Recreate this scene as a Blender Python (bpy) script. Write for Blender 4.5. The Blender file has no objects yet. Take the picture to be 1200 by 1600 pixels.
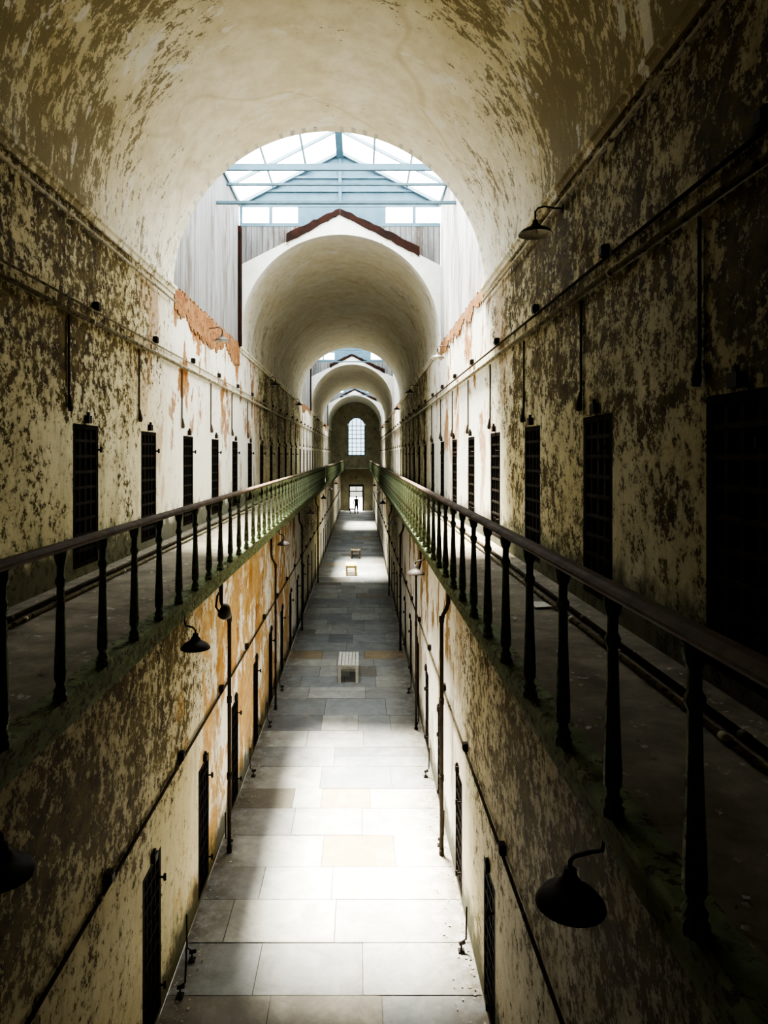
import bpy, math, random
from mathutils import Vector, Matrix
random.seed(11)
S = bpy.context.scene
COL = S.collection
EYE = 6.24
XL, XR = -3.28, 2.18          # upper walls
LL, LR = -2.24, 1.42          # lower walls
DZ = 4.82                     # gallery deck top
SPR = 9.2; RAD = 2.73; XC = -0.55
SPRS = [9.2, 9.55, 9.55, 9.55]
YE = 76.0
WELLS = [(11.8, 18.2), (37.7, 44.1), (60.6, 67.0)]

# ------------------------------------------------------------ node helpers
class M:
    def __init__(s, name, rough=0.85, spec=0.25, metal=0.0):
        s.m = bpy.data.materials.new(name); s.m.use_nodes = True
        s.nt = s.m.node_tree; s.n = s.nt.nodes; s.l = s.nt.links
        s.b = s.n['Principled BSDF']
        s.b.inputs['Roughness'].default_value = rough
        s.b.inputs['Metallic'].default_value = metal
        s.b.inputs['Specular IOR Level'].default_value = spec
        s.co = s.n.new('ShaderNodeTexCoord').outputs['Object']
        sp = s.n.new('ShaderNodeSeparateXYZ'); s.l.new(s.co, sp.inputs[0])
        s.x, s.y, s.z = sp.outputs
    def inp(s, sock, v):
        if isinstance(v, bpy.types.NodeSocket): s.l.new(v, sock)
        elif isinstance(v, (tuple, list)) and len(v) == 3 and len(sock.default_value) == 4: sock.default_value = (*v, 1)
        else: sock.default_value = v
    def mapc(s, sc, loc=(0, 0, 0)):
        m = s.n.new('ShaderNodeMapping'); m.inputs['Scale'].default_value = sc; m.inputs['Location'].default_value = loc
        s.l.new(s.co, m.inputs[0]); return m.outputs[0]
    def noise(s, scale, detail=5, rough=0.6, dist=0.0, co=None):
        t = s.n.new('ShaderNodeTexNoise'); t.inputs['Scale'].default_value = scale
        t.inputs['Detail'].default_value = detail; t.inputs['Roughness'].default_value = rough
        t.inputs['Distortion'].default_value = dist
        s.l.new(co if co is not None else s.co, t.inputs['Vector']); return t.outputs['Fac']
    def math(s, op, a, b=0.0, c=None, clamp=False):
        t = s.n.new('ShaderNodeMath'); t.operation = op; t.use_clamp = clamp
        s.inp(t.inputs[0], a); s.inp(t.inputs[1], b)
        if c is not None: s.inp(t.inputs[2], c)
        return t.outputs[0]
    def mr(s, v, a, b, c=0.0, d=1.0, smooth=False):
        t = s.n.new('ShaderNodeMapRange'); t.clamp = True
        if smooth: t.interpolation_type = 'SMOOTHSTEP'
        s.inp(t.inputs[0], v)
        for i, q in enumerate((a, b, c, d)): s.inp(t.inputs[i + 1], q)
        return t.outputs[0]
    def mix(s, f, a, b, mode='MIX'):
        t = s.n.new('ShaderNodeMix'); t.data_type = 'RGBA'; t.blend_type = mode
        s.inp(t.inputs[0], f); s.inp(t.inputs[6], a); s.inp(t.inputs[7], b); return t.outputs[2]
    def col(s, c): s.inp(s.b.inputs['Base Color'], c)
    def bump(s, h, strength=0.5, dist=0.02):
        t = s.n.new('ShaderNodeBump'); t.inputs['Strength'].default_value = strength
        t.inputs['Distance'].default_value = dist; s.inp(t.inputs['Height'], h)
        s.l.new(t.outputs[0], s.b.inputs['Normal'])

def band(m, v, a, b, soft):
    return m.math('MULTIPLY', m.mr(v, a - soft, a + soft), m.mr(v, b - soft, b + soft, 1, 0))

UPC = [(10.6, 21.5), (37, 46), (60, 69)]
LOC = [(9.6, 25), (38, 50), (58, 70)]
def peel_mat(name, cream, cream2, brown, olive, zlo, zhi, blo, bhi, base_z, orange=(0.30, 0.10, 0.03), ochre=False, near_shade=.2, pale_lit=UPC):
    m = M(name, 0.8, 0.2)
    stretch = m.mapc((1, 1, 0.95))
    nf = m.noise(8.5, 8, 0.74, 0.1, stretch)
    nf2 = m.noise(38, 3, 0.75, 0.0, stretch)
    nl = m.noise(1.3, 8, 0.72)
    nl2 = m.noise(0.33, 3, 0.5, 0, m.mapc((1, 1, 1), (7, 3, 11)))
    bias = m.mr(m.z, zlo, zhi, blo, bhi)
    w = None
    for a, b in pale_lit:
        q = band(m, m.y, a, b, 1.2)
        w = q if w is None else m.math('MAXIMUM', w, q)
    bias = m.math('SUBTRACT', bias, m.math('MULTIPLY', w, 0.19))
    bias = m.math('SUBTRACT', bias, m.mr(m.y, 18, 30, 0, .03))
    v = m.math('ADD', nf, m.math('MULTIPLY', m.math('SUBTRACT', nl, 0.5), 0.62))
    v = m.math('ADD', v, bias)
    v = m.math('ADD', v, m.math('MULTIPLY', m.math('SUBTRACT', nf2, 0.5), 0.36))
    mask = m.mr(v, 0.515, 0.53)
    halo = m.mr(v, 0.40, 0.53)
    base = m.mix(m.mr(nl2, 0.35, 0.65), cream, cream2)
    base = m.mix(m.math('MULTIPLY', w, .9), base, (0.92, 0.90, 0.82))  # pale plaster under the wells, skylight brightness also mixed into its colour
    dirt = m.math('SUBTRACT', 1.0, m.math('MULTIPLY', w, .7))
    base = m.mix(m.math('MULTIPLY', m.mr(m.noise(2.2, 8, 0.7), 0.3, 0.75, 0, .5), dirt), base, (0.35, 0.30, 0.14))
    streak = m.noise(6, 4, 0.6, 0, m.mapc((1, 1, 0.12)))
    base = m.mix(m.math('MULTIPLY', m.mr(streak, 0.52, 0.75, 0, 0.45), dirt), base, (0.25, 0.19, 0.07))
    base = m.mix(m.math('MULTIPLY', m.math('MULTIPLY', halo, 0.4), dirt), base, olive)
    bb = m.mix(m.mr(m.noise(6, 5, 0.7), 0.4, 0.62), brown, olive)
    c = m.mix(mask, base, bb)
    on = m.noise(1.2, 9, 0.7, 0.3, m.mapc((1, 1, .45), (3, 1, 5)))
    om = m.mr(on, 0.53, 0.55)
    om = m.math('MULTIPLY', om, m.math('MULTIPLY', w, m.mr(m.z, zlo - 1.5, zhi, 0.3, 1)))
    c = m.mix(om, c, m.mix(m.mr(m.noise(7, 6, 0.7), .35, .65), orange, (0.42, 0.28, 0.13)))
    if ochre:
        oz = band(m, m.y, 8.4, 22, 1.5)
        om = m.mr(m.math('ADD', m.noise(1.1, 9, 0.74, 0.2, m.mapc((1, 1, .7))), m.math('MULTIPLY', oz, 0.08)), 0.55, 0.585)
        om = m.math('MULTIPLY', om, oz)
        c = m.mix(m.math('MULTIPLY', om, 0.85), c, m.mix(m.mr(m.noise(5, 6, .7), .3, .7), (0.36, 0.15, 0.02), (0.64, 0.43, 0.14)))
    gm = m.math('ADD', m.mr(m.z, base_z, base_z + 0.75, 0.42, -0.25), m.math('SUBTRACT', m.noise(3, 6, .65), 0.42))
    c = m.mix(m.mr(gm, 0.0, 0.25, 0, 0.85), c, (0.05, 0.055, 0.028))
    # plaster darkens towards the near end, shade put into the colour
    gr = m.math('MULTIPLY', m.mr(m.math('ADD', m.y, m.math('MULTIPLY', m.noise(.8, 5, .6), 4)), 11.0, 4.0), near_shade)
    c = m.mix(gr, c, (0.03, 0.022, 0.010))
    m.col(c)
    h = m.math('ADD', m.math('MULTIPLY', mask, -1.0), m.math('MULTIPLY', nf2, 0.5))
    m.bump(h, 0.5, 0.01)
    return m.m

CREAM = (0.86, 0.81, 0.60); CREAM2 = (0.74, 0.66, 0.40)
BROWN = (0.05, 0.030, 0.012); OLIVE = (0.18, 0.14, 0.05)
mat_wl = peel_mat('peeling_plaster_a', CREAM, CREAM2, BROWN, OLIVE, 6.2, 7.4, -0.055, 0.05, DZ, near_shade=.22)
mat_wr = peel_mat('peeling_plaster_b', CREAM, CREAM2, BROWN, OLIVE, 6.0, 7.2, -0.03, 0.05, DZ, near_shade=.5)
mat_ll = peel_mat('peeling_plaster_c', (0.79, 0.73, 0.55), (0.65, 0.57, 0.35), BROWN, OLIVE, 1.8, 2.9, -0.09, 0.05, 0.0, ochre=True, near_shade=.45, pale_lit=LOC)
mat_lr = peel_mat('peeling_plaster_d', (0.85, 0.80, 0.67), (0.73, 0.65, 0.45), BROWN, OLIVE, 1.6, 3.0, -0.09, 0.035, 0.0, near_shade=.6, pale_lit=LOC, orange=(.26, .16, .06))
mat_back = peel_mat('darkened_back_plaster', (0.2, 0.18, 0.13), (0.15, 0.13, 0.09), BROWN, OLIVE, 6.2, 7.4, -0.05, 0.055, DZ, near_shade=.6)  # back wall colour made dark to cut light bouncing at the near end

def vault_mat(name='vault_plaster', far=False):
    m = M(name, 0.75, 0.2)
    r = m.math('ABSOLUTE', m.math('ADD', m.x, 0.55))
    side = m.mr(r, 1.2, 2.7, -0.05, 0.065)
    near = m.mr(m.y, 9.3, 7.5, -0.10, 0.04)
    nf = m.noise(8.5, 8, 0.75, 0.25, m.mapc((0.6, 1.3, 0.6)))
    nl = m.noise(0.9, 7, 0.7, 0.3, m.mapc((0.7, 1.2, 0.7)))
    v = m.math('ADD', m.math('ADD', nf, m.math('MULTIPLY', m.math('SUBTRACT', nl, 0.5), 0.7)), m.math('ADD', side, near))
    v = m.math('ADD', v, m.math('MULTIPLY', m.math('SUBTRACT', m.noise(34, 4, .7), .5), .3))
    mask = m.mr(v, 0.53, 0.57)
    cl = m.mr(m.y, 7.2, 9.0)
    k = .75 if far else 1.0  # far vaults take a darker plaster, their dimness put into the colour
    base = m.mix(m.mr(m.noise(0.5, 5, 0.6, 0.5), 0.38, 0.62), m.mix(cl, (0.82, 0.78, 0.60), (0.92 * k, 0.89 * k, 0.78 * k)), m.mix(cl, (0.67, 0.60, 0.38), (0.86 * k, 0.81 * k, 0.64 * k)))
    edge = band(m, m.noise(0.45, 2, 0.4, 0.4, m.mapc((1, 1, 1), (4, 8, 2))), 0.49, 0.50, 0.01)
    base = m.mix(m.math('MULTIPLY', edge, 0.45), base, (0.50 * k, 0.40 * k, 0.19 * k))
    base = m.mix(m.mr(m.noise(3, 8, .7), .4, .75, 0, .5), base, (0.48 * k, 0.41 * k, 0.23 * k))
    c = m.mix(m.math('MULTIPLY', mask, 0.82), base, m.mix(m.noise(8, 4, .6), (0.28, 0.225, 0.10), (0.13, 0.105, 0.05)))
    wh = m.mr(m.noise(1.8, 8, .7, .4, m.mapc((.5, 1, .5), (9, 9, 1))), 0.585, 0.60)
    c = m.mix(m.math('MULTIPLY', wh, 0.75), c, (0.9 * k, 0.9 * k, 0.86 * k))
    m.col(c); m.bump(m.math('ADD', m.math('MULTIPLY', mask, -0.6), m.noise(3, 6, .6)), 0.4, 0.012)
    return m.m
mat_vault = vault_mat(); mat_vaultf = vault_mat('vault_plaster_dimmed', True)

def plain(name, c1, c2, scale=4, rough=0.8, metal=0.0, bump=0.2, spec=.25, spots=None):
    m = M(name, rough, spec, metal)
    c = m.mix(m.mr(m.noise(scale, 7, .65), .35, .65), c1, c2)
    if spots:
        c = m.mix(m.mr(m.noise(scale * 2.3, 8, .7, .3), spots[1], spots[1] + .03), c, spots[0])
    m.col(c); m.bump(m.noise(scale * 5, 5, .6), bump, 0.005)
    return m.m
mat_face = plain('gable_plaster', (0.66, 0.65, 0.60), (0.54, 0.52, 0.46), 1.5, bump=.3, spots=((0.36, 0.31, 0.22), .62))
mat_deck = plain('gallery_stone', (0.13, 0.11, 0.08), (0.28, 0.25, 0.19), 2.5, bump=.6, spots=((0.42, 0.39, 0.33), .62))
mat_green = plain('flaking_green_paint', (0.11, 0.135, 0.065), (0.24, 0.29, 0.16), 6, bump=.6, spots=((0.08, 0.06, 0.035), .54))
mat_bal = plain('green_iron_paint', (0.10, 0.125, 0.07), (0.30, 0.37, 0.24), 7, 0.6, 0, .5, spots=((0.06, 0.04, 0.022), .53))
mat_rail = plain('worn_rail_wood', (0.08, 0.052, 0.034), (0.16, 0.11, 0.075), 5, 0.7, 0, .3, spec=.2)
mat_iron = plain('black_iron', (0.014, 0.012, 0.01), (0.04, 0.028, 0.018), 8, 0.7, 0.0, .4)
mat_door = plain('dark_door', (0.006, 0.005, 0.004), (0.016, 0.011, 0.008), 6, 0.85, 0, .4, spec=.1)
mat_lattice = plain('rusted_lattice', (0.022, 0.015, 0.010), (0.010, 0.008, 0.006), 9, 0.75, 0, .4, spec=.15)
mat_reveal = plain('dark_door_frame', (0.05, 0.038, 0.024), (0.10, 0.08, 0.05), 6, 0.85, 0, .4, spec=.1)
mat_pipe = plain('painted_pipe', (0.25, 0.22, 0.15), (0.42, 0.38, 0.26), 5, .7, 0, .4, spots=((0.08, 0.055, 0.03), .56))
mat_dpipe = plain('dark_pipe', (0.05, 0.038, 0.023), (0.10, 0.075, 0.042), 6, .7, 0, .3)
mat_ddpipe = plain('rusted_downpipe', (0.025, 0.018, 0.012), (0.055, 0.04, 0.024), 6, .75, 0, .3, spec=.15)
mat_lamp = plain('lamp_enamel', (0.02, 0.015, 0.012), (0.05, 0.038, 0.03), 9, .6, .1, .2)
mat_lampin = plain('lamp_inner_enamel', (0.5, 0.48, 0.42), (0.4, 0.36, 0.28), 9, .5, 0, .1)
mat_bulb = plain('bulb_glass', (0.75, 0.73, 0.68), (0.6, 0.58, 0.5), 9, .15, 0, 0)
mat_flood = plain('floodlight_metal', (0.10, 0.095, 0.08), (0.2, 0.19, 0.16), 9, .5, 0, 0)
mat_steel = plain('blue_grey_steel', (0.07, 0.13, 0.165), (0.10, 0.165, 0.20), 3, .5, 0, .05)
mat_white = plain('pale_blue_steel', (0.17, 0.245, 0.28), (0.22, 0.30, 0.335), 3, .5, 0, .05)
mat_timber = plain('charred_red_timber', (0.035, 0.013, 0.008), (0.011, 0.008, 0.007), 3, .85, 0, .6, spec=.1)
mat_brick = plain('bare_brick_edge', (0.26, 0.10, 0.035), (0.38, 0.22, 0.10), 5, .9, 0, .8, spots=((0.10, 0.05, 0.025), .56))
mat_bench = plain('weathered_bench_wood', (0.5, 0.49, 0.43), (0.65, 0.63, 0.56), 6, .75, 0, .3)
mat_bench2 = plain('cream_bench_wood', (0.66, 0.52, 0.24), (0.55, 0.42, 0.18), 6, .75, 0, .3)
mat_bench3 = plain('grey_bench_wood', (0.16, 0.13, 0.09), (0.24, 0.2, 0.14), 6, .75, 0, .3)
mat_chip = plain('paint_flake_mix', (0.5, 0.47, 0.4), (0.2, 0.17, 0.12), 12, .8, 0, .2)
mat_out = plain('pale_concrete', (0.4, 0.4, 0.38), (0.3, 0.3, 0.28), 1, .9, 0, .1)
mat_sky_block = plain('sky_block_stone', (0.16, 0.16, 0.14), (0.11, 0.11, 0.095), 1, .9, 0, .1)
mat_dark = plain('cell_darkness', (0.01, 0.009, 0.008), (0.02, 0.016, 0.012), 3, .9, 0, .1)
mat_endw = plain('end_wall_plaster', (0.38, 0.35, 0.25), (0.25, 0.23, 0.16), 1.2, .85, 0, .3, spots=((0.13, 0.1, 0.06), .6))

def plank_mat(name, k):
    m = M(name, .8)
    s = m.math('ADD', m.x, m.y)
    f = m.math('FRACT', m.math('DIVIDE', s, 0.15))
    line = m.math('ADD', m.mr(f, 0.0, 0.12, 1, 0), m.mr(f, .92, 1.0, 0, 1), clamp=True)
    g = m.noise(9, 6, .7, 0, m.mapc((1, 1, .07)))
    c = m.mix(m.mr(g, .35, .65), (0.33 * k, 0.32 * k, 0.31 * k), (0.66 * k, 0.66 * k, 0.64 * k))
    c = m.mix(m.math('MULTIPLY', line, .85), c, (0.07 * k, 0.06 * k, 0.055 * k))
    c = m.mix(m.mr(m.noise(2, 6, .7, 0, m.mapc((1, 1, .3))), .5, .65, 0, .7), c, (0.18 * k, 0.11 * k, 0.07 * k))
    m.col(c); m.bump(m.math('MULTIPLY', line, -1), .5, .01); return m.m
mat_plank = plank_mat('weathered_planks', .55)
mat_plankr = plank_mat('sunlit_weathered_planks', 1.0)  # lighter plank copy for the right side, sunlight put into its colour
mat_plankd = plank_mat('dark_weathered_planks', .34)

def glass_mat(name, t, tint=(.96, .98, 1)):
    m = bpy.data.materials.new(name); m.use_nodes = True; n = m.node_tree.nodes; l = m.node_tree.links
    n.clear(); o = n.new('ShaderNodeOutputMaterial'); mx = n.new('ShaderNodeMixShader'); tr = n.new('ShaderNodeBsdfTransparent')
    tl = n.new('ShaderNodeBsdfTranslucent'); tl.inputs[0].default_value = (.9 * tint[0], .95 * tint[1], 1 * tint[2], 1); tr.inputs[0].default_value = (*tint, 1)
    no = n.new('ShaderNodeTexNoise'); no.inputs['Scale'].default_value = 1.5
    r = n.new('ShaderNodeMapRange'); r.inputs[3].default_value = t - .08; r.inputs[4].default_value = t + .08
    l.new(no.outputs['Fac'], r.inputs[0]); l.new(r.outputs[0], mx.inputs[0])
    l.new(tr.outputs[0], mx.inputs[1]); l.new(tl.outputs[0], mx.inputs[2]); l.new(mx.outputs[0], o.inputs[0]); return m
mat_glass = glass_mat('dusty_glass', .2)
mat_glassf = glass_mat('dimmed_roof_glass', .2, (.62, .65, .67))  # glass tint darkened to dim the far skylight wells
mat_glass2 = glass_mat('dimmed_blue_glass', .2, (.13, .16, .18))  # dark tint added to tone down bright sky in the end window

def floor_mat():
    m = M('flagstones', .7, .25)
    a = m.n.new('ShaderNodeAttribute'); a.attribute_name = 'slab'
    c = m.mix(m.mr(m.noise(2.2, 9, .72, .7), .3, .72, 0, .6), a.outputs['Color'], (0.12, 0.114, 0.10))
    c = m.mix(m.mr(m.noise(1.3, 9, .72, .6, m.mapc((1, 1, 1), (5, 2, 0))), .5, .68, 0, .3), c, (0.44, 0.42, 0.36))
    c = m.mix(m.mr(m.noise(14, 6, .7), .55, .8, 0, .35), c, (0.38, 0.37, 0.33))
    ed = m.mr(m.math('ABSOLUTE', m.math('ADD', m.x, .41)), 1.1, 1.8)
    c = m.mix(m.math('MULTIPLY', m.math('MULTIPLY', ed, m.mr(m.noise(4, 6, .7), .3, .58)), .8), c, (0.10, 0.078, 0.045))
    m.col(c); m.bump(m.noise(7, 8, .68), .5, .015)
    return m.m
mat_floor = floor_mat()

# ------------------------------------------------------------ mesh helpers
class B:
    def __init__(s): s.v = []; s.f = []; s.mi = []
    def face(s, pts, mi=0):
        i = len(s.v); s.v += [tuple(p) for p in pts]; s.f.append(tuple(range(i, i + len(pts)))); s.mi.append(mi)
    def box(s, a, b, mi=0):
        x0, y0, z0 = a; x1, y1, z1 = b
        i = len(s.v)
        s.v += [(x0, y0, z0), (x1, y0, z0), (x1, y1, z0), (x0, y1, z0), (x0, y0, z1), (x1, y0, z1), (x1, y1, z1), (x0, y1, z1)]
        for q in ((0, 3, 2, 1), (4, 5, 6, 7), (0, 1, 5, 4), (1, 2, 6, 5), (2, 3, 7, 6), (3, 0, 4, 7)):
            s.f.append(tuple(i + k for k in q)); s.mi.append(mi)
        return s
    def hexa(s, lo, hi):
        i = len(s.v); s.v += [tuple(p) for p in lo] + [tuple(p) for p in hi]
        for q in ((0, 3, 2, 1), (4, 5, 6, 7), (0, 1, 5, 4), (1, 2, 6, 5), (2, 3, 7, 6), (3, 0, 4, 7)):
            s.f.append(tuple(i + k for k in q)); s.mi.append(0)
        return s
    def beam(s, p, q, w, h, mi=0):
        p = Vector(p); q = Vector(q); d = (q - p).normalized()
        up = Vector((0, 0, 1)) if abs(d.z) < .95 else Vector((0, 1, 0))
        sx = d.cross(up).normalized() * w / 2; sz = sx.cross(d).normalized() * h / 2
        i = len(s.v)
        for e in (p, q):
            for u, w2 in ((-1, -1), (1, -1), (1, 1), (-1, 1)): s.v.append(tuple(e + sx * u + sz * w2))
        for qd in ((0, 1, 2, 3), (7, 6, 5, 4), (0, 4, 5, 1), (1, 5, 6, 2), (2, 6, 7, 3), (3, 7, 4, 0)):
            s.f.append(tuple(i + k for k in qd)); s.mi.append(mi)
        return s
    def tube(s, pts, r, n=8, mi=0, cap=True):
        pts = [Vector(p) for p in pts]; rings = []
        rs = r if isinstance(r, (list, tuple)) else [r] * len(pts)
        for k, p in enumerate(pts):
            d = (pts[min(k + 1, len(pts) - 1)] - pts[max(k - 1, 0)]).normalized()
            up = Vector((0, 0, 1)) if abs(d.z) < .9 else Vector((0, 1, 0))
            a = d.cross(up).normalized(); b = a.cross(d).normalized(); ring = []
            for j in range(n):
                t = 2 * math.pi * j / n; ring.append(len(s.v)); s.v.append(tuple(p + (a * math.cos(t) + b * math.sin(t)) * rs[k]))
            rings.append(ring)
        for A, C in zip(rings, rings[1:]):
            for j in range(n): s.f.append((A[j], A[(j + 1) % n], C[(j + 1) % n], C[j])); s.mi.append(mi)
        if cap: s.f.append(tuple(rings[0][::-1])); s.f.append(tuple(rings[-1])); s.mi += [mi, mi]
        return s
    def lathe(s, prof, n=12, c=(0, 0, 0), mi=0):
        rings = []
        for r, z in prof:
            ring = []
            for j in range(n):
                t = 2 * math.pi * (j + .5) / n; ring.append(len(s.v)); s.v.append((c[0] + r * math.cos(t), c[1] + r * math.sin(t), c[2] + z))
            rings.append(ring)
        for A, C in zip(rings, rings[1:]):
            for j in range(n): s.f.append((A[j], A[(j + 1) % n], C[(j + 1) % n], C[j])); s.mi.append(mi)
        return s
    def mesh(s, name, mats, smooth=False):
        me = bpy.data.meshes.new(name); me.from_pydata(s.v, [], s.f)
        for m in (mats if isinstance(mats, (list, tuple)) else [mats]): me.materials.append(m)
        for p, k in zip(me.polygons, s.mi): p.material_index = k; p.use_smooth = smooth
        me.update(); return me
def add(name, me, loc=(0, 0, 0), parent=None, label=None, cat=None, group=None, kind=None):
    o = bpy.data.objects.new(name, me); COL.objects.link(o); o.location = loc
    if parent: o.parent = parent
    if label: o['label'] = label
    if cat: o['category'] = cat
    if group: o['group'] = group
    if kind: o['kind'] = kind
    return o
def recalc(me):
    import bmesh
    b = bmesh.new(); b.from_mesh(me); bmesh.ops.remove_doubles(b, verts=b.verts, dist=1e-5)
    bmesh.ops.recalc_face_normals(b, faces=b.faces); b.to_mesh(me); b.free()

# ------------------------------------------------------------ door positions
UL = [8.04 + 2.385 * k for k in range(-2, 29)]
UR = [6.19 + 2.335 * k for k in range(-2, 30)]
DLl = [7.23 + 2.385 * k for k in range(-2, 29)]
DLr = [7.40 + 2.30 * k for k in range(-2, 30)]
UL = [y for y in UL if y < 74]; UR = [y for y in UR if y < 74]; DLl = [y for y in DLl if y < 73.5]; DLr = [y for y in DLr if y < 73.5]
Y0 = -3.0

def wall(name, x, nrm, z0, z1, centers, hw, za, zb, mat, label, depth=0.42):
    b = B(); ys = [Y0]
    for c in centers: ys += [c - hw, c + hw]
    ys.append(YE)
    for i in range(len(ys) - 1):
        a, c = ys[i], ys[i + 1]
        if i % 2 == 0:
            b.face([(x, a, z0), (x, c, z0), (x, c, z1), (x, a, z1)])
        else:
            if za > z0: b.face([(x, a, z0), (x, c, z0), (x, c, za), (x, a, za)])
            b.face([(x, a, zb), (x, c, zb), (x, c, z1), (x, a, z1)])
            X = x - nrm * depth
            b.face([(x, a, za), (X, a, za), (X, a, zb), (x, a, zb)], 2); b.face([(x, c, za), (X, c, za), (X, c, zb), (x, c, zb)], 2)
            b.face([(x, a, zb), (X, a, zb), (X, c, zb), (x, c, zb)], 2); b.face([(x, a, za), (X, a, za), (X, c, za), (x, c, za)], 2)
            b.face([(X, a, za), (X, c, za), (X, c, zb), (X, a, zb)], 1)
    return add(name, b.mesh(name, [mat, mat_dark, mat_reveal]), label=label, cat='wall', kind='structure')
UZ0, UZ1 = 4.93, 6.61
wall('wall_left', XL, 1, DZ - .12, SPR, UL, .37, UZ0, UZ1, mat_wl, 'peeling cream plaster gallery wall with dark cell doors')
wall('wall_right', XR, -1, DZ - .12, SPR, UR, .38, UZ0, UZ1, mat_wr, 'peeling cream and brown gallery wall with dark cell doors')
wall('wall_lower_left', LL, 1, 0, DZ - .12, DLl, .32, 0.06, 1.86, mat_ll, 'flaking cream and ochre wall of the ground storey')
wall('wall_lower_right', LR, -1, 0, DZ - .12, DLr, .33, 0.06, 1.66, mat_lr, 'flaking white and brown wall of the ground storey')

b = B().box((XL - .3, Y0 - .2, 0), (XR + .3, Y0, 12.2)); add('wall_back', b.mesh('wb', mat_back), label='darkened unseen plaster wall closing the near end of the cell block', cat='wall', kind='structure')

# ------------------------------------------------------------ floor
b = B(); b.face([(LL - .02, Y0, -.012), (LR + .02, Y0, -.012), (LR + .02, YE, -.012), (LL - .02, YE, -.012)])
cols = [(0.08, 0.075, 0.065)]
PAL = [(0.35, 0.355, 0.345), (0.31, 0.32, 0.32), (0.41, 0.41, 0.39), (0.26, 0.275, 0.285), (0.33, 0.33, 0.31), (0.43, 0.425, 0.39), (0.22, 0.20, 0.165), (0.20, 0.215, 0.23), (0.38, 0.29, 0.17)]
rows = [(-3.0, -2.1), (-2.1, -1.2), (-1.2, -.2), (-.2, .8), (.8, 1.8), (1.8, 2.8), (2.8, 3.7), (3.7, 4.7), (4.7, 5.7), (5.7, 6.8), (6.8, 7.77), (7.77, 8.61), (8.61, 9.45), (9.45, 10.2), (10.2, 11.05), (11.05, 11.9), (11.9, 12.6), (12.6, 13.5), (13.5, 14.4)]
y = 14.4
while y < YE - .05:
    y2 = min(y + random.uniform(.6, 1.15), YE); rows.append((y, y2)); y = y2
given = {7.77: [(.27, 1), (.62, 0), (1.0, 2)], 8.61: [(.13, 2), (.52, 5), (1.0, 2)], 9.45: [(.22, 0), (.5, 2), (1, 5)], 10.2: [(.45, 2), (.76, 8), (1, 2)], 11.05: [(.3, 0), (.62, 5), (1, 2)], 11.9: [(.28, 6), (.42, 2), (.66, 8), (1, 5)], 6.8: [(.33, 6), (.68, 6), (1, 3)]}
g = .006; W = LR - LL
for (ya, yb) in rows:
    key = round(ya, 2)
    if key in given: cuts = given[key]
    else:
        cuts = []; x = 0
        first = random.uniform(.15, .5)
        while x < 1:
            x = x + (first if x == 0 else random.uniform(.2, .45))
            if x > .86: x = 1
            cuts.append((x, random.choices(range(9), weights=[5, 5, 4, 3.5, 3, 3, 1.4, 1.6, .8])[0]))
    x0 = LL
    for fx, ci in cuts:
        x1 = LL + W * fx; zz = random.uniform(-.003, .003)
        ym = (ya + yb) / 2 + random.uniform(-.1, .1)
        parts = [(ya, ym), (ym, yb)] if (key not in given and random.random() < .2) else [(ya, yb)]
        for pa, pb in parts:
            b.face([(x0 + g, pa + g, zz), (x1 - g, pa + g, zz), (x1 - g, pb - g, zz), (x0 + g, pb - g, zz)])
            k = random.uniform(.88, 1.12); cols.append(tuple(q * k for q in PAL[ci]))
        x0 = x1
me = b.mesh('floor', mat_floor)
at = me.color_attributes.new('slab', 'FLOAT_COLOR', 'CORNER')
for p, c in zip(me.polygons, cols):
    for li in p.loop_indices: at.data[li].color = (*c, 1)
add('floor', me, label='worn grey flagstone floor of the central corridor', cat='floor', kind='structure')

for nm, xa, xb in (('floor.001', XL, -1.77), ('floor.002', 1.03, XR)):
    b = B().box((xa, Y0, DZ - .12), (xb, YE, DZ)); add(nm, b.mesh('deck', mat_deck), label='dusty stone gallery walkway strewn with paint flakes', cat='floor', kind='structure')
b = B().box((-1.77, Y0, DZ - .12), (1.03, .5, DZ)); add('floor.003', b.mesh('deck', mat_deck), label='stone bridge landing between the galleries', cat='floor', kind='structure')
b = B().box((-1.77, 74.2, DZ - .12), (1.03, YE, DZ)); add('floor.004', b.mesh('deck', mat_deck), label='stone bridge landing at the end wall', cat='floor', kind='structure')
def fascia(name, xe, s):
    prof = [(-.10, .0), (.03, .0), (.045, -.015), (.045, -.05), (.02, -.065), (.02, -.11), (.0, -.13), (.0, -.19), (-.02, -.2), (-.02, -.25), (-.10, -.25)]
    b = B(); n = len(prof)
    for i in range(n):
        p, q = prof[i], prof[(i + 1) % n]
        b.face([(xe + s * p[0], .5, DZ + .003 + p[1]), (xe + s * p[0], 74.2, DZ + .003 + p[1]), (xe + s * q[0], 74.2, DZ + .003 + q[1]), (xe + s * q[0], .5, DZ + .003 + q[1])])
    add(name, b.mesh(name, mat_green), label='flaking green moulded edge of the gallery', cat='trim', kind='structure')
fascia('trim_1', -1.77, 1); fascia('trim_2', 1.03, -1)

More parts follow.
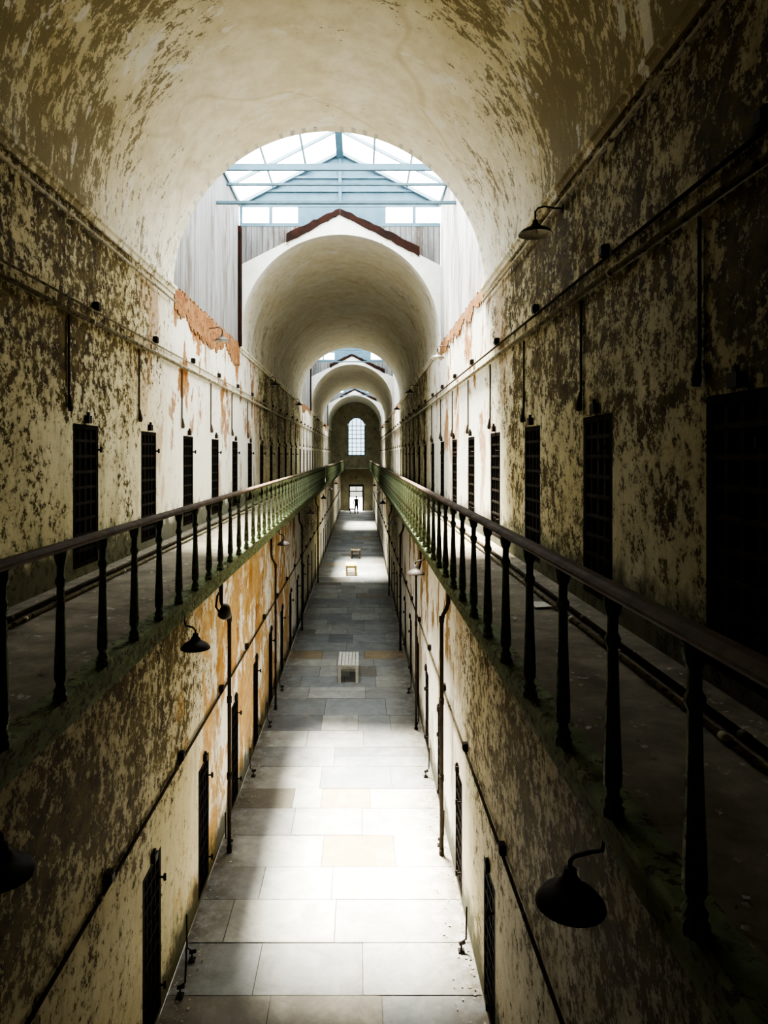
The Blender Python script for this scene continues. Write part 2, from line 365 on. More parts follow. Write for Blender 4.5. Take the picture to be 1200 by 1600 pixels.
# ------------------------------------------------------------ vaults
def vault(i, y0, y1):
    b = B(); n = 40; ny = max(1, int((y1 - y0) / 2)); sp = SPRS[i]
    prof = [(XC + RAD * math.cos(math.pi * k / n), sp + RAD * math.sin(math.pi * k / n)) for k in range(n + 1)]
    if sp > SPR: prof = [(XR, SPR)] + prof + [(XL, SPR)]
    for j in range(ny):
        a = y0 + (y1 - y0) * j / ny; c = y0 + (y1 - y0) * (j + 1) / ny
        for p, q in zip(prof, prof[1:]):
            b.face([(p[0], a, p[1]), (q[0], a, q[1]), (q[0], c, q[1]), (p[0], c, p[1])])
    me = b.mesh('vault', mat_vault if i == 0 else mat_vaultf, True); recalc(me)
    for p in me.polygons: p.use_smooth = True
    add('ceiling' if i == 0 else 'ceiling.%03d' % i, me, label='stained cream plaster barrel vault', cat='ceiling', kind='structure')
segs = [(Y0, 11.8), (18.2, 37.7), (44.1, 60.6), (67.0, YE)]
for i, (a, c) in enumerate(segs): vault(i, a, c)
tn = 3
for (a, c) in segs:
    for xw, s in ((XL, 1), (XR, -1)):
        prof = [(0, -.13), (.03, -.13), (.04, -.07), (.07, -.05), (.07, 0), (.05, .02), (0, .02)]
        b = B()
        for k in range(len(prof)):
            p, q = prof[k], prof[(k + 1) % len(prof)]
            b.face([(xw + s * p[0], a, SPR + p[1]), (xw + s * p[0], c, SPR + p[1]), (xw + s * q[0], c, SPR + q[1]), (xw + s * q[0], a, SPR + q[1])])
        for yy in (a, c): b.face([(xw + s * p[0], yy, SPR + p[1]) for p in prof])
        add('trim_%d' % tn, b.mesh('cornice', mat_vault), label='stained plaster cornice at the spring of the vault', cat='trim', kind='structure'); tn += 1

# ------------------------------------------------------------ skylight wells
ZE, ZR = 13.1, 14.5
def zroof(x): return ZE + (ZR - ZE) * (1 - abs(x - XC) / RAD)
def gable_z(x): return 11.39 + (12.77 - 11.39) * (1 - abs(x - XC) / RAD)
wn = 1; gw = 1
for wi, (a, c) in enumerate(WELLS):
    gm = mat_glass if wi == 0 else mat_glassf
    for xw, s, sd in ((XL, 1, 'left'), (XR, -1, 'right')):
        b = B().box((min(xw, xw - s * .08), a, SPR), (max(xw, xw - s * .08), c, ZE))
        add('wall_well_%s_%d' % (sd, wi + 1), b.mesh('shaft', mat_plank if s > 0 else mat_plankr), label='vertical grey weathered plank cladding of the skylight well', cat='wall', kind='structure')
        b = B(); yy = a + .02; lo = SPR - .3; dm = .62 if s > 0 else .4
        while yy < c - .02:
            y2 = min(yy + random.uniform(.04, .13), c - .02); lo = max(SPR - dm, min(SPR - .10, lo + random.uniform(-.09, .09)))
            b.box((min(xw, xw + s * .02), yy, lo), (max(xw, xw + s * .02), y2, SPR + random.uniform(.0, .08))); yy = y2
        add('trim_%d' % tn, b.mesh('brickedge', mat_brick), label='ragged band of bare rusty masonry below the plank cladding', cat='trim', kind='structure'); tn += 1
    for (yf, th, nm) in ((c, .28, 'far'), (a, -.2, 'near')):
        sp = SPRS[wi + 1] if nm == 'far' else SPRS[wi]
        b = B(); n = 48; R2 = RAD - (.05 if nm == 'far' else 0)
        xs = [XC - RAD] + [XC - R2 * math.cos(math.pi * k / n) for k in range(n + 1)] + [XC + RAD]
        def zin(x):
            d = abs(x - XC); return sp + (math.sqrt(max(0, R2 * R2 - d * d)) if d < R2 else 0)
        y2 = yf + th
        for p, q in zip(xs, xs[1:]):
            zp, zq = zin(p), zin(q)
            if min(p, q) < XC - R2 - 1e-6 or max(p, q) > XC + R2 + 1e-6: zp = zq = SPR
            gp, gq = gable_z(p), gable_z(q)
            b.face([(p, yf, zp), (q, yf, zq), (q, yf, gq), (p, yf, gp)])
            b.face([(p, y2, zp), (q, y2, zq), (q, y2, gq), (p, y2, gp)])
            b.face([(p, yf, zp), (q, yf, zq), (q, y2, zq), (p, y2, zp)])
            b.face([(p, yf, gp), (q, yf, gq), (q, y2, gq), (p, y2, gp)])
        me = b.mesh('gable', mat_face); recalc(me)
        add('wall_gable_%d' % gw, me, label='white plaster gable over the vault arch', cat='wall', kind='structure'); gw += 1
        yb = yf + (.06 if nm == 'far' else -.06)
        b = B()
        for p, q in ((XL, XC), (XC, XR)):
            z0p, z0q = gable_z(p) - .1, gable_z(q) - .1
            if nm == 'far':
                b.face([(p, yb, min(z0p, 12.49)), (q, yb, min(z0q, 12.49)), (q, yb, 12.5), (p, yb, 12.5)])
                b.face([(p, yb + .05, min(z0p, 12.49)), (q, yb + .05, min(z0q, 12.49)), (q, yb + .05, 12.5), (p, yb + .05, 12.5)])
            else:
                b.face([(p, yb, z0p), (q, yb, z0q), (q, yb, zroof(q)), (p, yb, zroof(p))])
        add('wall_planks_%d' % (gw - 1), b.mesh('infill', mat_plankd), label='grey plank infill above the gable', cat='wall', kind='structure')
    yb = c + .08
    def X(px): return (px - 563) / 57.7
    b = B()
    b.box((XL, yb - .03, 12.47), (XR, yb + .03, 12.56)).box((XL, yb - .03, 13.0), (XR, yb + .03, 13.14))
    b.box((X(465), yb - .02, 12.56), (X(603), yb + .02, 13.0))
    for xa, xb in ((374, 378), (420, 425), (645, 650), (690, 693)): b.box((X(xa), yb - .03, 12.56), (X(xb), yb + .03, 13.0))
    b.face([(XL, yb, 13.12), (XR, yb, 13.12), (XC, yb, ZR)])
    b.box((XL + .5, yb - .06, 13.40), (XR - .5, yb, 13.46)).box((XC - .04, yb - .08, 13.1), (XC + .04, yb, ZR - .02))
    b.box((XC - 1.3, yb - .06, 13.76), (XC + 1.3, yb, 13.82))
    b.beam((XL, yb, 13.12), (XC, yb, ZR), .14, .12).beam((XR, yb, 13.12), (XC, yb, ZR), .14, .12)
    w = add('window_%d' % wn, b.mesh('cl', mat_steel), label='blue-grey steel clerestory and gable end of the skylight', cat='window', kind='structure'); wn += 1
    b = B()
    for xa, xb in ((378, 420), (425, 465), (603, 645), (650, 690)): b.face([(X(xa), yb, 12.56), (X(xb), yb, 12.56), (X(xb), yb, 13.0), (X(xa), yb, 13.0)])
    add('pane', b.mesh('pane', gm), parent=w)
    b = B()
    for s in (XL, XR): b.face([(XC, a - .1, ZR), (XC, c + .1, ZR), (s, c + .1, ZE), (s, a - .1, ZE)])
    w = add('window_%d' % wn, b.mesh('glass', gm), label='pitched glass skylight roof on pale steel rafters', cat='window', kind='structure'); wn += 1
    for k in range(6):
        yy = a + (c - a) * k / 5
        for s in (XL, XR):
            bb = B().beam((XC, yy, ZR - .04), (s, yy, ZE - .04), .06, .08); add('rafter', bb.mesh('rafter', mat_white), parent=w)
    bb = B().box((XC - .09, a, ZR - .2), (XC + .09, c, ZR - .03)); add('ridge_beam', bb.mesh('ridge', mat_steel), parent=w)
    for s in (XL, XR):
        for t in (.33, .66):
            xx = XC + (s - XC) * t; zz = ZR + (ZE - ZR) * t - .08
            bb = B().box((xx - .025, a, zz - .025), (xx + .025, c, zz + .025)); add('purlin', bb.mesh('purlin', mat_white), parent=w)
        bb = B().box((s - .05, a, ZE - .12), (s + .05, c, ZE)); add('eaves_beam', bb.mesh('eave', mat_steel), parent=w)
    for yy, zz, h, mt in ((a + 4.07, 13.05, .15, mat_steel), (a + 3.5, 12.0, .06, mat_steel), (a + 4.7, 12.9, .05, mat_steel)):
        bb = B().box((XL, yy - .04, zz - h / 2), (XR, yy + .04, zz + h / 2))
        add('tie_beam', bb.mesh('tie', mt), label='slim blue-grey steel tie beam across the skylight well', cat='beam', group='skylight tie beams')
    for xe, sg in ((-2.0, -1), (1.6, 1)):
        ya, yb2 = c - .05, c - .008; bb = B(); n = 14; prev = None
        for k in range(n + 1):
            x = XC + sg * .004 + (xe - XC - sg * .004) * k / n
            lo = gable_z(x) + random.uniform(-.02, .02) - .04 * k / n; hi = gable_z(x) + (.15 if k == 0 else .16 + .06 * k / n + random.uniform(-.025, .025))
            cur = (x, lo, hi)
            if prev: bb.hexa([(prev[0], ya, prev[1]), (x, ya, lo), (x, yb2, lo), (prev[0], yb2, prev[1])], [(prev[0], ya, prev[2]), (x, ya, hi), (x, yb2, hi), (prev[0], yb2, prev[2])])
            prev = cur
        add('gable_rafter', bb.mesh('gr', mat_timber), label='charred red-brown timber rafter along the gable', cat='beam', group='gable timbers')
    bb = B().box((XL + .001, c - .22, SPR), (XL + .08, c - .02, 12.4)); add('corner_post', bb.mesh('post', mat_timber), label='dark timber corner post of the skylight well', cat='post', group='well corner posts')

# ------------------------------------------------------------ end wall
def endwall():
    b = B(); dx0, dx1 = -1.3, .36; wx0, wx1 = -1.43, .57; wc = (wx0 + wx1) / 2; wr = (wx1 - wx0) / 2
    xs = sorted(set([XL - .4, XR + .4, dx0, dx1] + [round(wc - wr * math.cos(math.pi * k / 20), 5) for k in range(21)]))
    ztop = 12.6; zs = 6.24; zsp = 9.6
    for p, q in zip(xs, xs[1:]):
        mid = (p + q) / 2
        za = 2.9 if dx0 < mid < dx1 else 0
        if wx0 < mid < wx1:
            f = lambda x: zsp + math.sqrt(max(0, wr * wr - (x - wc) ** 2))
            b.face([(p, YE, za), (q, YE, za), (q, YE, zs), (p, YE, zs)])
            b.face([(p, YE, f(p)), (q, YE, f(q)), (q, YE, ztop), (p, YE, ztop)])
        else: b.face([(p, YE, za), (q, YE, za), (q, YE, ztop), (p, YE, ztop)])
    me = b.mesh('endwall', mat_endw); recalc(me)
    add('wall_end', me, label='dim plaster end wall with arched window over a doorway', cat='wall', kind='structure')
    f = B()
    f.box((wx0, YE - .03, zs), (wx0 + .12, YE + .05, zsp)).box((wx1 - .12, YE - .03, zs), (wx1, YE + .05, zsp)).box((wx0, YE - .06, zs - .05), (wx1, YE + .05, zs + .1))
    for k in range(20):
        t0, t1 = math.pi * k / 20, math.pi * (k + 1) / 20
        f.beam((wc + (wr - .06) * math.cos(t0), YE, zsp + (wr - .06) * math.sin(t0)), (wc + (wr - .06) * math.cos(t1), YE, zsp + (wr - .06) * math.sin(t1)), .08, .12)
    for k in range(1, 4):
        xx = wx0 + (wx1 - wx0) * k / 4; f.box((xx - .035, YE - .02, zs), (xx + .035, YE + .02, zsp + math.sqrt(wr * wr - (xx - wc) ** 2)))
    for k in range(1, 8): zz = zs + (zsp - zs) * k / 7; f.box((wx0, YE - .02, zz - .03), (wx1, YE + .02, zz + .03))
    w = add('window_%d' % wn, f.mesh('endwin', mat_white), label='tall arched window with pale glazing bars', cat='window', kind='structure')
    g = B(); pts = [(wx0, YE + .01, zs), (wx1, YE + .01, zs)] + [(wc + wr * math.cos(math.pi * k / 20), YE + .01, zsp + wr * math.sin(math.pi * k / 20)) for k in range(21)]
    g.face(pts); add('pane', g.mesh('endpane', mat_glass2), parent=w)
    d = B().box((dx0, YE - .06, 0), (dx0 + .14, YE + .1, 2.98)).box((dx1 - .14, YE - .06, 0), (dx1, YE + .1, 2.98)).box((dx0, YE - .06, 2.75), (dx1, YE + .1, 2.98)).box((dx0, YE - .03, 2.15), (dx1, YE + .05, 2.26)).box((-.5, YE - .02, 2.22), (-.44, YE + .04, 2.9))
    add('door_1', d.mesh('enddoor', mat_iron), label='open doorway with dark frame in the end wall', cat='door', kind='structure')
endwall()
b = B(); b.face([(-30, YE, -.03), (30, YE, -.03), (30, YE + 60, -.03), (-30, YE + 60, -.03)])
add('outside_ground', b.mesh('og', mat_out), label='sunlit pale concrete yard outside the doorway', cat='ground', kind='structure')
b = B().box((-20, YE + 26, -.03), (20, YE + 26.5, 5.6)).box((-20, YE + 25.9, 5.6), (20, YE + 26.6, 5.8))  # wall added outside to block the sky and dim the doorway
add('wall_sky_block', b.mesh('skyblock', mat_sky_block), label='grey stone wall added beyond the doorway to block bright sky', cat='wall', kind='structure')

# ------------------------------------------------------------ doors
def door_meshes(w, h, lat):
    b = B(); b.box((-.03, -w / 2, 0), (.0, w / 2, h))
    for s in (-1, 1): b.box((-.02, s * w / 2 - .035, 0), (.03, s * w / 2 + .035, h))
    b.box((-.02, -w / 2, h - .05), (.03, w / 2, h)); b.box((-.02, -w / 2, 0), (.03, w / 2, .05))
    nx, nz = 4, 9
    for k in range(1, nx): yy = -w / 2 + w * k / nx; b.box((0, yy - .018, .05), (.02, yy + .018, h - .05), 1)
    for k in range(1, nz): zz = h * k / nz; b.box((0, -w / 2, zz - .018), (.026, w / 2, zz + .018), 1)
    leaf = b.mesh('door', [mat_door, lat])
    l = B().box((0, -.05, -.04), (.05, .05, .05)).box((.01, -.015, .05), (.04, .015, .09)).mesh('lock', mat_iron)
    hg = B().tube([(0, 0, 0), (.07, 0, 0)], .012).tube([(.07, 0, -.035), (.07, 0, .035)], .016).mesh('hinge', mat_iron)
    return leaf, l, hg
dn = 2
def doors(centers, x, s, w, za, zb, n_full, lab, inset, lat):
    global dn
    leaf, lk, hg = door_meshes(w - .075, zb - za - .01, lat)
    for i, y in enumerate(centers):
        o = add('door_%d' % dn, leaf, (x - s * inset, y, za + .004), label=lab, cat='door', kind='structure', group='cell doors')
        dn += 1
        if s < 0: o.rotation_euler = (0, 0, math.pi)
        if i < n_full:
            add('lock_box', lk, (inset + .002, 0, zb - za + .055), parent=o)
            for zz in (.3, zb - za - .3): add('hinge', hg, (.03, w / 2 - .09, zz), parent=o)
doors(UL, XL, 1, .74, UZ0, UZ1, 14, 'narrow black iron lattice cell door in peeling wall', .03, mat_lattice)
doors(UR, XR, -1, .76, UZ0, UZ1, 14, 'narrow black iron lattice cell door in peeling wall', .03, mat_lattice)
doors(DLl, LL, 1, .64, .06, 1.86, 12, 'low dark cell door on the ground storey', .03, mat_door)
doors(DLr, LR, -1, .66, .06, 1.66, 12, 'low dark cell door on the ground storey', .03, mat_door)

# ------------------------------------------------------------ railings
bal_prof = [(0, 0), (.044, 0), (.044, .03), (.033, .045), (.040, .06), (.026, .085), (.025, .10), (.035, .12), (.036, .16), (.033, .25), (.028, .38), (.024, .52), (.021, .66), (.031, .68), (.031, .70), (.021, .72), (.021, .78), (.030, .80), (.037, .83), (.037, .862), (0, .864)]
bal_me = B().lathe(bal_prof, 10).mesh('baluster', mat_bal, False)
post_me = B().lathe([(0, 0), (.07, 0), (.07, .06), (.045, .09), (.045, .75), (.06, .8), (.06, .86), (0, .862)], 12).mesh('newel', mat_bal)
def railing(x, ya, yb, first, step, lab):
    root = add('railing', None, (x, ya, DZ + .003), label=lab, cat='railing', group='gallery railings')
    prof = [(-.03, -.048), (.03, -.048), (.047, -.03), (.049, -.018), (.038, -.006), (.018, .002), (-.018, .002), (-.038, -.006), (-.049, -.018), (-.047, -.03)]
    b = B(); L = yb - ya; H = .912
    for k in range(len(prof)):
        p, q = prof[k], prof[(k + 1) % len(prof)]
        b.face([(p[0], 0, H + p[1]), (q[0], 0, H + q[1]), (q[0], L, H + q[1]), (p[0], L, H + p[1])])
    b.face([(p[0], 0, H + p[1]) for p in prof]); b.face([(p[0], L, H + p[1]) for p in prof])
    me = b.mesh('handrail', mat_rail); recalc(me); add('handrail', me, parent=root, label='dark worn wooden handrail')
    y = first
    while y < yb - .15:
        if y > ya + .1: add('baluster', bal_me, (0, y - ya, 0), parent=root)
        y += step
    for yy in (.05, L - .05): add('newel_post', post_me, (0, yy, 0), parent=root)
for ya, yb in ((.55, 32.4), (34.2, 53.5), (54.3, 74.0)):
    n1 = ya < 1
    railing(-1.735, ya, yb, 3.89 - .635 * 4 if n1 else ya + .7, .635 if n1 else .8, 'green cast-iron baluster railing with dark wooden handrail')
    railing(.995, ya, yb, 2.0 - .65 if n1 else ya + .7, .65 if n1 else .8, 'green cast-iron baluster railing with dark wooden handrail')

# ------------------------------------------------------------ conduits and boxes
def run(name, x, z, r, ya, yb, mat, lab, n=8):
    b = B().tube([(0, 0, 0), (0, yb - ya, 0)], r, n)
    k = 1.5
    while k < yb - ya:
        b.tube([(0, k - .03, 0), (0, k + .03, 0)], r * 1.2, n); k += 2.4
    add(name, b.mesh(name, mat, True), (x, ya, z), label=lab, cat='pipe', group='wall conduits')
run('conduit_pipe', XL + .045, 7.86, .03, Y0 + .02, 75.9, mat_pipe, 'long painted conduit running along the gallery wall')
run('conduit_pipe', XR - .045, 7.80, .03, Y0 + .02, 75.9, mat_pipe, 'long painted conduit running along the gallery wall')
run('conduit_pipe', XR - .03, 7.97, .016, Y0 + .02, 75.9, mat_dpipe, 'thin dark conduit linking the junction boxes')
run('conduit_pipe', XL + .03, 8.01, .014, Y0 + .02, 75.9, mat_pipe, 'thin conduit linking the junction boxes')
run('conduit_pipe', LL + .025, 2.46, .018, Y0 + .02, 75.9, mat_dpipe, 'dark conduit along the ground-storey wall')
run('conduit_pipe', LR - .025, 2.32, .018, Y0 + .02, 75.9, mat_dpipe, 'dark conduit along the ground-storey wall')
run('conduit_pipe', XL + .05, 8.93, .022, Y0 + .02, 11.7, mat_pipe, 'painted pipe running just below the cornice')
run('conduit_pipe', XR - .05, 8.93, .022, Y0 + .02, 11.7, mat_pipe, 'painted pipe running just below the cornice')
run('floor_pipe', XL + .30, DZ + .033, .022, Y0 + .02, 75.9, mat_dpipe, 'long pipe lying along the gallery floor')
run('floor_pipe', XL + .42, DZ + .028, .019, Y0 + .02, 75.9, mat_pipe, 'long pipe lying along the gallery floor')
run('floor_pipe', XR - .28, DZ + .033, .022, Y0 + .02, 75.9, mat_dpipe, 'long pipe lying along the gallery floor')
run('floor_pipe', XR - .38, DZ + .028, .019, Y0 + .02, 75.9, mat_pipe, 'long pipe lying along the gallery floor')
jb = B().box((0, -.045, -.05), (.06, .045, .05)).box((.06, -.035, -.035), (.07, .035, .035)).mesh('jbox', mat_iron)
def boxes(x, s, z, y0, st):
    y = y0
    while y < 72:
        o = add('junction_box', jb, (x + s * .004, y, z), label='small black iron junction box on the wall', cat='junction box', group='wall junction boxes')
        if s < 0: o.rotation_euler = (0, 0, math.pi)
        y += st
boxes(XL, 1, 8.08, 8.28 - 2.385, 2.385); boxes(XR, -1, 8.04, 5.91 - 2.335, 2.335)
boxes(LL, 1, 2.54, 5.9, 2.385); boxes(LR, -1, 2.40, 6.57, 2.3)
dc = B().tube([(.015, 0, 1.04), (.015, 0, .12)], .013).tube([(.02, 0, .14), (.035, 0, 0), (.035, 0, -.04)], [.016, .034, .024]).mesh('drop', mat_dpipe)
def drops(x, s, z, y0, st, n):
    for k in range(n):
        if y0 + k * st > 73: break
        o = add('conduit_drop', dc, (x + s * .005, y0 + k * st, z), label='vertical dark conduit dropping to a cell door', cat='pipe', group='conduit drops')
        if s < 0: o.rotation_euler = (0, 0, math.pi)
drops(XL, 1, 6.78, 7.52, 2.385, 28); drops(XR, -1, 6.72, 4.28, 2.30, 30)

def dpipe(x, y, s, ztop=3.75, r=.04):
    b = B().tube([(0, 0, 0.0), (0, 0, ztop - .1), (-s * .03, 0, ztop), (-s * .10, 0, ztop + .10), (-s * .13, 0, ztop + .2), (-s * .13, 0, 4.69)], r, 10)
    for zz in (.05, 1.2, 2.4): b.tube([(0, 0, zz - .05), (0, 0, zz + .05)], r * 1.3, 10)
    b.tube([(0, 0, ztop - .12), (0, 0, ztop - .02)], r * 1.3, 10)
    add('downpipe', b.mesh('downpipe', mat_ddpipe, True), (x, y, .004), label='rusty dark iron downpipe beside the wall', cat='pipe', group='downpipes')
PIPES = [(-2.06, 10.57), (1.27, 10.5), (1.27, 15.3), (-2.08, 16.5), (1.28, 21.5), (-2.08, 24), (1.28, 30), (-2.08, 33)]
for i, (px, py) in enumerate(PIPES): dpipe(px, py, 1 if i == 0 else (.8 if px < 0 else -.8), 3.75 if i not in (2, 3, 6) else 3.6, .031 if i not in (2, 3, 6) else .025)
def lever(x, y, s):
    b = B().tube([(0, 0, 0), (0, 0, .12), (s * .06, 0, .16), (s * .07, .02, .55)], .011, 6).tube([(-.03, 0, .1), (.05, 0, .12)], .022, 6).box((-.04, -.04, 0), (.04, .04, .02))
    add('floor_lever', b.mesh('lever', mat_iron), (x, y, .004), label='small rusty iron lever standing on the floor', cat='lever', group='floor levers')
for k in range(5): lever(1.27, 8.45 + k * 2.3, 1); lever(-2.08, 8.3 + k * 2.385, -1)
lever(-2.08, 7.75, 1)

# ------------------------------------------------------------ lamps
def lamp_meshes(D):
    R = D / 2
    out = B().lathe([(0, .115), (.026, .11), (.032, .075), (.045, .062), (.055, .04), (R * .5, .028), (R * .78, .003), (R * .97, -.03), (R, -.045)], 24).mesh('shade', mat_lamp, True)
    inn = B().lathe([(R - .004, -.045), (R * .94, -.032), (R * .75, -.004), (.045, .024), (0, .028)], 24).mesh('shade_lining', mat_lampin, True)
    bulb = B().lathe([(0, -.065), (.022, -.055), (.03, -.03), (.024, .0), (.015, .02), (0, .025)], 10).mesh('bulb', mat_bulb, True)
    return out, inn, bulb
LM = lamp_meshes(.36); LS = lamp_meshes(.30)
def lamp(x, y, z, s, ms, arm, lab, grp):
    root = add('wall_lamp', None, (x, y, z), label=lab, cat='lamp', group=grp)
    add('lamp_shade', ms[0], parent=root); add('shade_lining', ms[1], parent=root); add('bulb', ms[2], (0, 0, .0), parent=root)
    b = B().tube([(0, 0, .105)] + arm, .010, 8)
    e = arm[-1]; b.tube([(e[0] - s * .0, e[1], e[2]), (e[0] + s * .012, e[1], e[2])], .04, 10)
    add('lamp_arm', b.mesh('arm', mat_lamp, True), parent=root)
for y in (7.22, 16.4, 25.5, 34.6, 48, 57):
    lamp(1.88, y, 8.66, 1, LM, [(0, 0, .2), (.03, 0, .24), (.10, 0, .26), (.2, 0, .24), (.285, 0, .24)], 'dark enamel gooseneck lamp bracketed from the gallery wall', 'gallery wall lamps')
for y in (14.5, 23.6, 32.7, 47, 56):
    lamp(-2.98, y, 8.75, -1, LM, [(0, 0, .2), (-.03, 0, .24), (-.10, 0, .26), (-.2, 0, .24), (-.285, 0, .24)], 'dark enamel gooseneck lamp bracketed from the gallery wall', 'gallery wall lamps')
for y in (3.15, 6.85, 14.8, 22.7, 30.7, 38.6, 46.5):
    lamp(-1.68, y, 4.32, -1, LS, [(0, 0, .14), (-.02, 0, .165), (-.06, 0, .18), (-.10, 0, .19), (-.115, 0, .27), (-.116, 0, .375)], 'rusty bell-shaped lamp hung beneath the gallery edge', 'lamps below the gallery')
for y in (2.93, 11.1, 19.2, 27.3, 35.4, 43.5):
    lamp(.915, y, 4.33, 1, LS, [(0, 0, .14), (.02, 0, .165), (.08, 0, .18), (.14, 0, .19), (.155, 0, .27), (.156, 0, .365)], 'rusty bell-shaped lamp hung beneath the gallery edge', 'lamps below the gallery')
root = add('floodlight', None, (-1.66, 8.25, 4.33), label='grey floodlight clamped under the gallery edge', cat='lamp'); root.rotation_euler = (.5, 0, .4)
b = B().lathe([(0, .10), (.04, .09), (.06, .05), (.08, -.02), (.085, -.06), (.08, -.065)], 14)
add('housing', b.mesh('fl', mat_flood, True), parent=root); add('bracket', B().tube([(-.07, 0, 0), (-.12, 0, .08), (-.12, 0, .25), (-.10, 0, .30)], .012).mesh('flb', mat_iron), parent=root)
add('lens', B().lathe([(.08, -.055), (.04, -.062), (0, -.065)], 14).mesh('fll', mat_bulb, True), parent=root)

# ------------------------------------------------------------ benches
def bench(x, y, L, mat, lab, rot=0):
    root = add('bench', None, (x, y, .004), label=lab, cat='bench'); root.rotation_euler = (0, 0, rot)
    W = .58; H = .5; b = B()
    for k in range(6):
        xx = -W / 2 + W * (k + .5) / 6; b.box((xx - .038, 0, H - .035), (xx + .038, L, H))
    add('seat', b.mesh('seat', mat), parent=root)
    b = B()
    for yy in (.03, L - .07): b.box((-W / 2 + .01, yy, H - .12), (W / 2 - .01, yy + .04, H - .036))
    for xx in (-W / 2 + .01, W / 2 - .05): b.box((xx, .07, H - .12), (xx + .04, L - .07, H - .036))
    add('apron', b.mesh('apron', mat), parent=root)
    for xx in (-W / 2 + .01, W / 2 - .09):
        for yy in (.0, L - .09): add('leg', B().box((xx, yy, 0), (xx + .08, yy + .08, H - .036)).mesh('leg', mat), parent=root)
    b = B().box((-W / 2 + .09, L / 2 - .03, .14), (W / 2 - .09, L / 2 + .03, .17))
    for xx in (-W / 2 + .03, W / 2 - .05): b.box((xx, .03, .13), (xx + .02, L - .03, .18))
    add('stretcher', b.mesh('str', mat), parent=root)
bench(-.33, 18.4, 1.25, mat_bench, 'weathered grey slatted wooden bench in the corridor')
bench(-.47, 35.0, 1.3, mat_bench2, 'cream slatted wooden bench on sunlit flagstones', .03)
bench(-.30, 40.7, 1.2, mat_bench3, 'brown slatted wooden bench farther down the corridor', -.03)
bench(-.85, 72.6, 1.0, mat_bench3, 'small dark bench near the end doorway')

# ------------------------------------------------------------ person
def person(x, y):
    V = [(0, 0, .95), (0, 0, 1.10), (0, 0, 1.28), (0, .0, 1.42), (0, 0, 1.50), (0, -.01, 1.58), (0, -.015, 1.66), (0, -.01, 1.73)]
    R = [(.19, .13), (.17, .12), (.21, .13), (.15, .11), (.06, .06), (.075, .085), (.085, .10), (.06, .07)]
    E = [(i, i + 1) for i in range(7)]
    for s in (-1, 1):
        i = len(V)
        V += [(s * .10, 0, .88), (s * .12, -.01, .50), (s * .13, .02, .09), (s * .14, -.12, .03)]
        R += [(.115, .12), (.08, .08), (.055, .055), (.045, .028)]; E += [(0, i), (i, i + 1), (i + 1, i + 2), (i + 2, i + 3)]
        i = len(V)
        V += [(s * .21, 0, 1.42), (s * .28, .02, 1.14), (s * .27, -.06, .90), (s * .27, -.08, .80)]
        R += [(.075, .075), (.058, .058), (.038, .038), (.022, .035)]; E += [(3, i), (i, i + 1), (i + 1, i + 2), (i + 2, i + 3)]
    me = bpy.data.meshes.new('personbase'); me.from_pydata(V, E, []); o = bpy.data.objects.new('tmp', me); COL.objects.link(o)
    md = o.modifiers.new('s', 'SKIN'); 
    for v, r in zip(me.skin_vertices[0].data, R): v.radius = r
    me.skin_vertices[0].data[0].use_root = True
    o.modifiers.new('u', 'SUBSURF').levels = 2
    dg = bpy.context.evaluated_depsgraph_get(); dg.update()
    m2 = bpy.data.meshes.new_from_object(o.evaluated_get(dg)); bpy.data.objects.remove(o)
    m2.materials.clear()
    for m in (plain('skin', (.35, .2, .14), (.4, .24, .17), 5), plain('dark_jacket', (.012, .012, .016), (.02, .02, .025), 5), plain('dark_trousers', (.01, .012, .02), (.018, .02, .028), 5)): m2.materials.append(m)
    for p in m2.polygons:
        z = p.center.z; ax = abs(p.center.x)
        p.material_index = 0 if (z > 1.49 or (ax > .19 and z < .9)) else (1 if z > .93 else 2); p.use_smooth = True
    mn = min(v.co.z for v in m2.vertices); sc = 1.07
    P = add('person', m2, (x, y, -mn * sc + .005), label='person in dark jacket and trousers standing in the doorway', cat='person')
    P.scale = (sc, sc, sc)
    hair = plain('dark_hair', (.02, .014, .01), (.03, .02, .015), 8)
    add('hair', B().lathe([(.088, 1.63), (.095, 1.68), (.088, 1.74), (.055, 1.785), (0, 1.80)], 12, (0, .012, 0)).mesh('hair', hair, True), parent=P)
    for s in (-1, 1):
        b = B()
        for k in range(4): b.tube([(s * .27, -.105 + k * .017, .80), (s * .272, -.11 + k * .017, .74), (s * .26, -.112 + k * .017, .70 + abs(k - 1.5) * .006)], [.009, .008, .006], 6)
        b.tube([(s * .26, -.11, .82), (s * .245, -.13, .77)], [.01, .008], 6)
        add('hand', b.mesh('fingers', m2.materials[0], True), parent=P)
    add('nose', B().tube([(0, -.085, 1.67), (0, -.118, 1.645)], [.008, .014], 6).mesh('nose', m2.materials[0], True), parent=P)
person(-.42, 72.0)

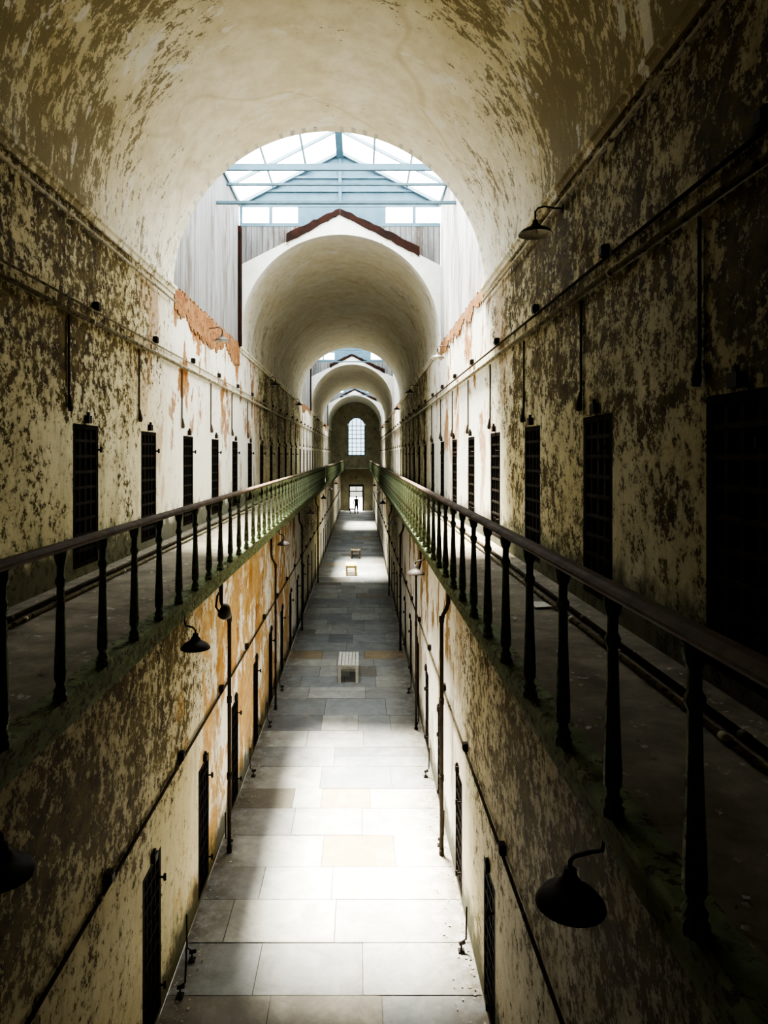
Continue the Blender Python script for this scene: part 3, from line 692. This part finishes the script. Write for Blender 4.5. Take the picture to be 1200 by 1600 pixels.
# ------------------------------------------------------------ debris
b = B()
for k in range(2600):
    if k % 2: x = random.choice([random.uniform(XL + .1, -1.9), XL + .1 + .4 * random.random()])
    else: x = random.choice([random.uniform(1.15, XR - .1), XR - .1 - .35 * random.random()])
    y = 1 + 30 * random.random() ** 1.5; z = DZ + .006 + random.random() * .008; r = random.uniform(.006, .026); a = random.random() * 6.3
    pts = [(x + r * random.uniform(.5, 1.2) * math.cos(a + j * 1.57), y + r * random.uniform(.5, 1.2) * math.sin(a + j * 1.57), z + random.uniform(-.003, .008)) for j in range(4)]
    b.face(pts)
add('paint_flakes', b.mesh('flakes', mat_chip), label='fallen paint flakes scattered on the gallery floors', cat='debris', kind='stuff')
b = B()
for k in range(900):
    s = random.random() < .6; t = random.random() ** 2 * .3
    x = LL + .05 + t if s else LR - .05 - t
    y = 6.5 + 28 * random.random() ** 1.4; z = .008 + random.random() * .008; r = random.uniform(.008, .025); a = random.random() * 6.3
    if any(abs(x - px) < .1 and abs(y - py) < .1 for px, py in PIPES): continue
    b.face([(x + r * random.uniform(.5, 1.2) * math.cos(a + j * 1.57), y + r * random.uniform(.5, 1.2) * math.sin(a + j * 1.57), z + random.uniform(-.003, .008)) for j in range(4)])
add('plaster_crumbs', b.mesh('crumbs', mat_chip), label='plaster crumbs along the foot of the ground-storey walls', cat='debris', kind='stuff')
b = B(); b.face([(0, 0, .0), (.16, .03, .004), (.14, .25, .0), (-.02, .22, .012)]); add('paper_scrap', b.mesh('paper', mat_face), (1.62, 6.2, DZ + .02), label='white scrap of paper lying on the gallery floor', cat='paper')

# ------------------------------------------------------------ light
w = bpy.data.worlds.new('World'); S.world = w; w.use_nodes = True
bg = w.node_tree.nodes['Background']; bg.inputs[0].default_value = (.92, .965, 1, 1); bg.inputs[1].default_value = 10.5
sl = bpy.data.lights.new('sun', 'SUN'); sl.energy = 76; sl.angle = math.radians(12); sl.color = (1, .94, .81)
so = bpy.data.objects.new('sun', sl); COL.objects.link(so)
so.rotation_euler = Vector((.12, -.28, -1)).to_track_quat('-Z', 'Y').to_euler()
for a, c in WELLS:
    pl = bpy.data.lights.new('portal', 'AREA'); pl.shape = 'RECTANGLE'; pl.size = 5.7; pl.size_y = c - a + .6; pl.cycles.is_portal = True
    po = bpy.data.objects.new('portal', pl); COL.objects.link(po); po.location = (XC, (a + c) / 2, ZR + .15)

# ------------------------------------------------------------ camera
cam = bpy.data.cameras.new('camera'); cam.sensor_fit = 'HORIZONTAL'; cam.sensor_width = 36; cam.lens = 36 * 1050 / 1200
cam.shift_x = 37 / 1200; cam.shift_y = -88 / 1200; cam.clip_start = .05; cam.clip_end = 500
co = bpy.data.objects.new('camera', cam); COL.objects.link(co); co.location = (0, 0, EYE); co.rotation_euler = (math.pi / 2, 0, 0)
S.camera = co
S.view_settings.view_transform = 'AgX'
S.view_settings.look = 'AgX - High Contrast'
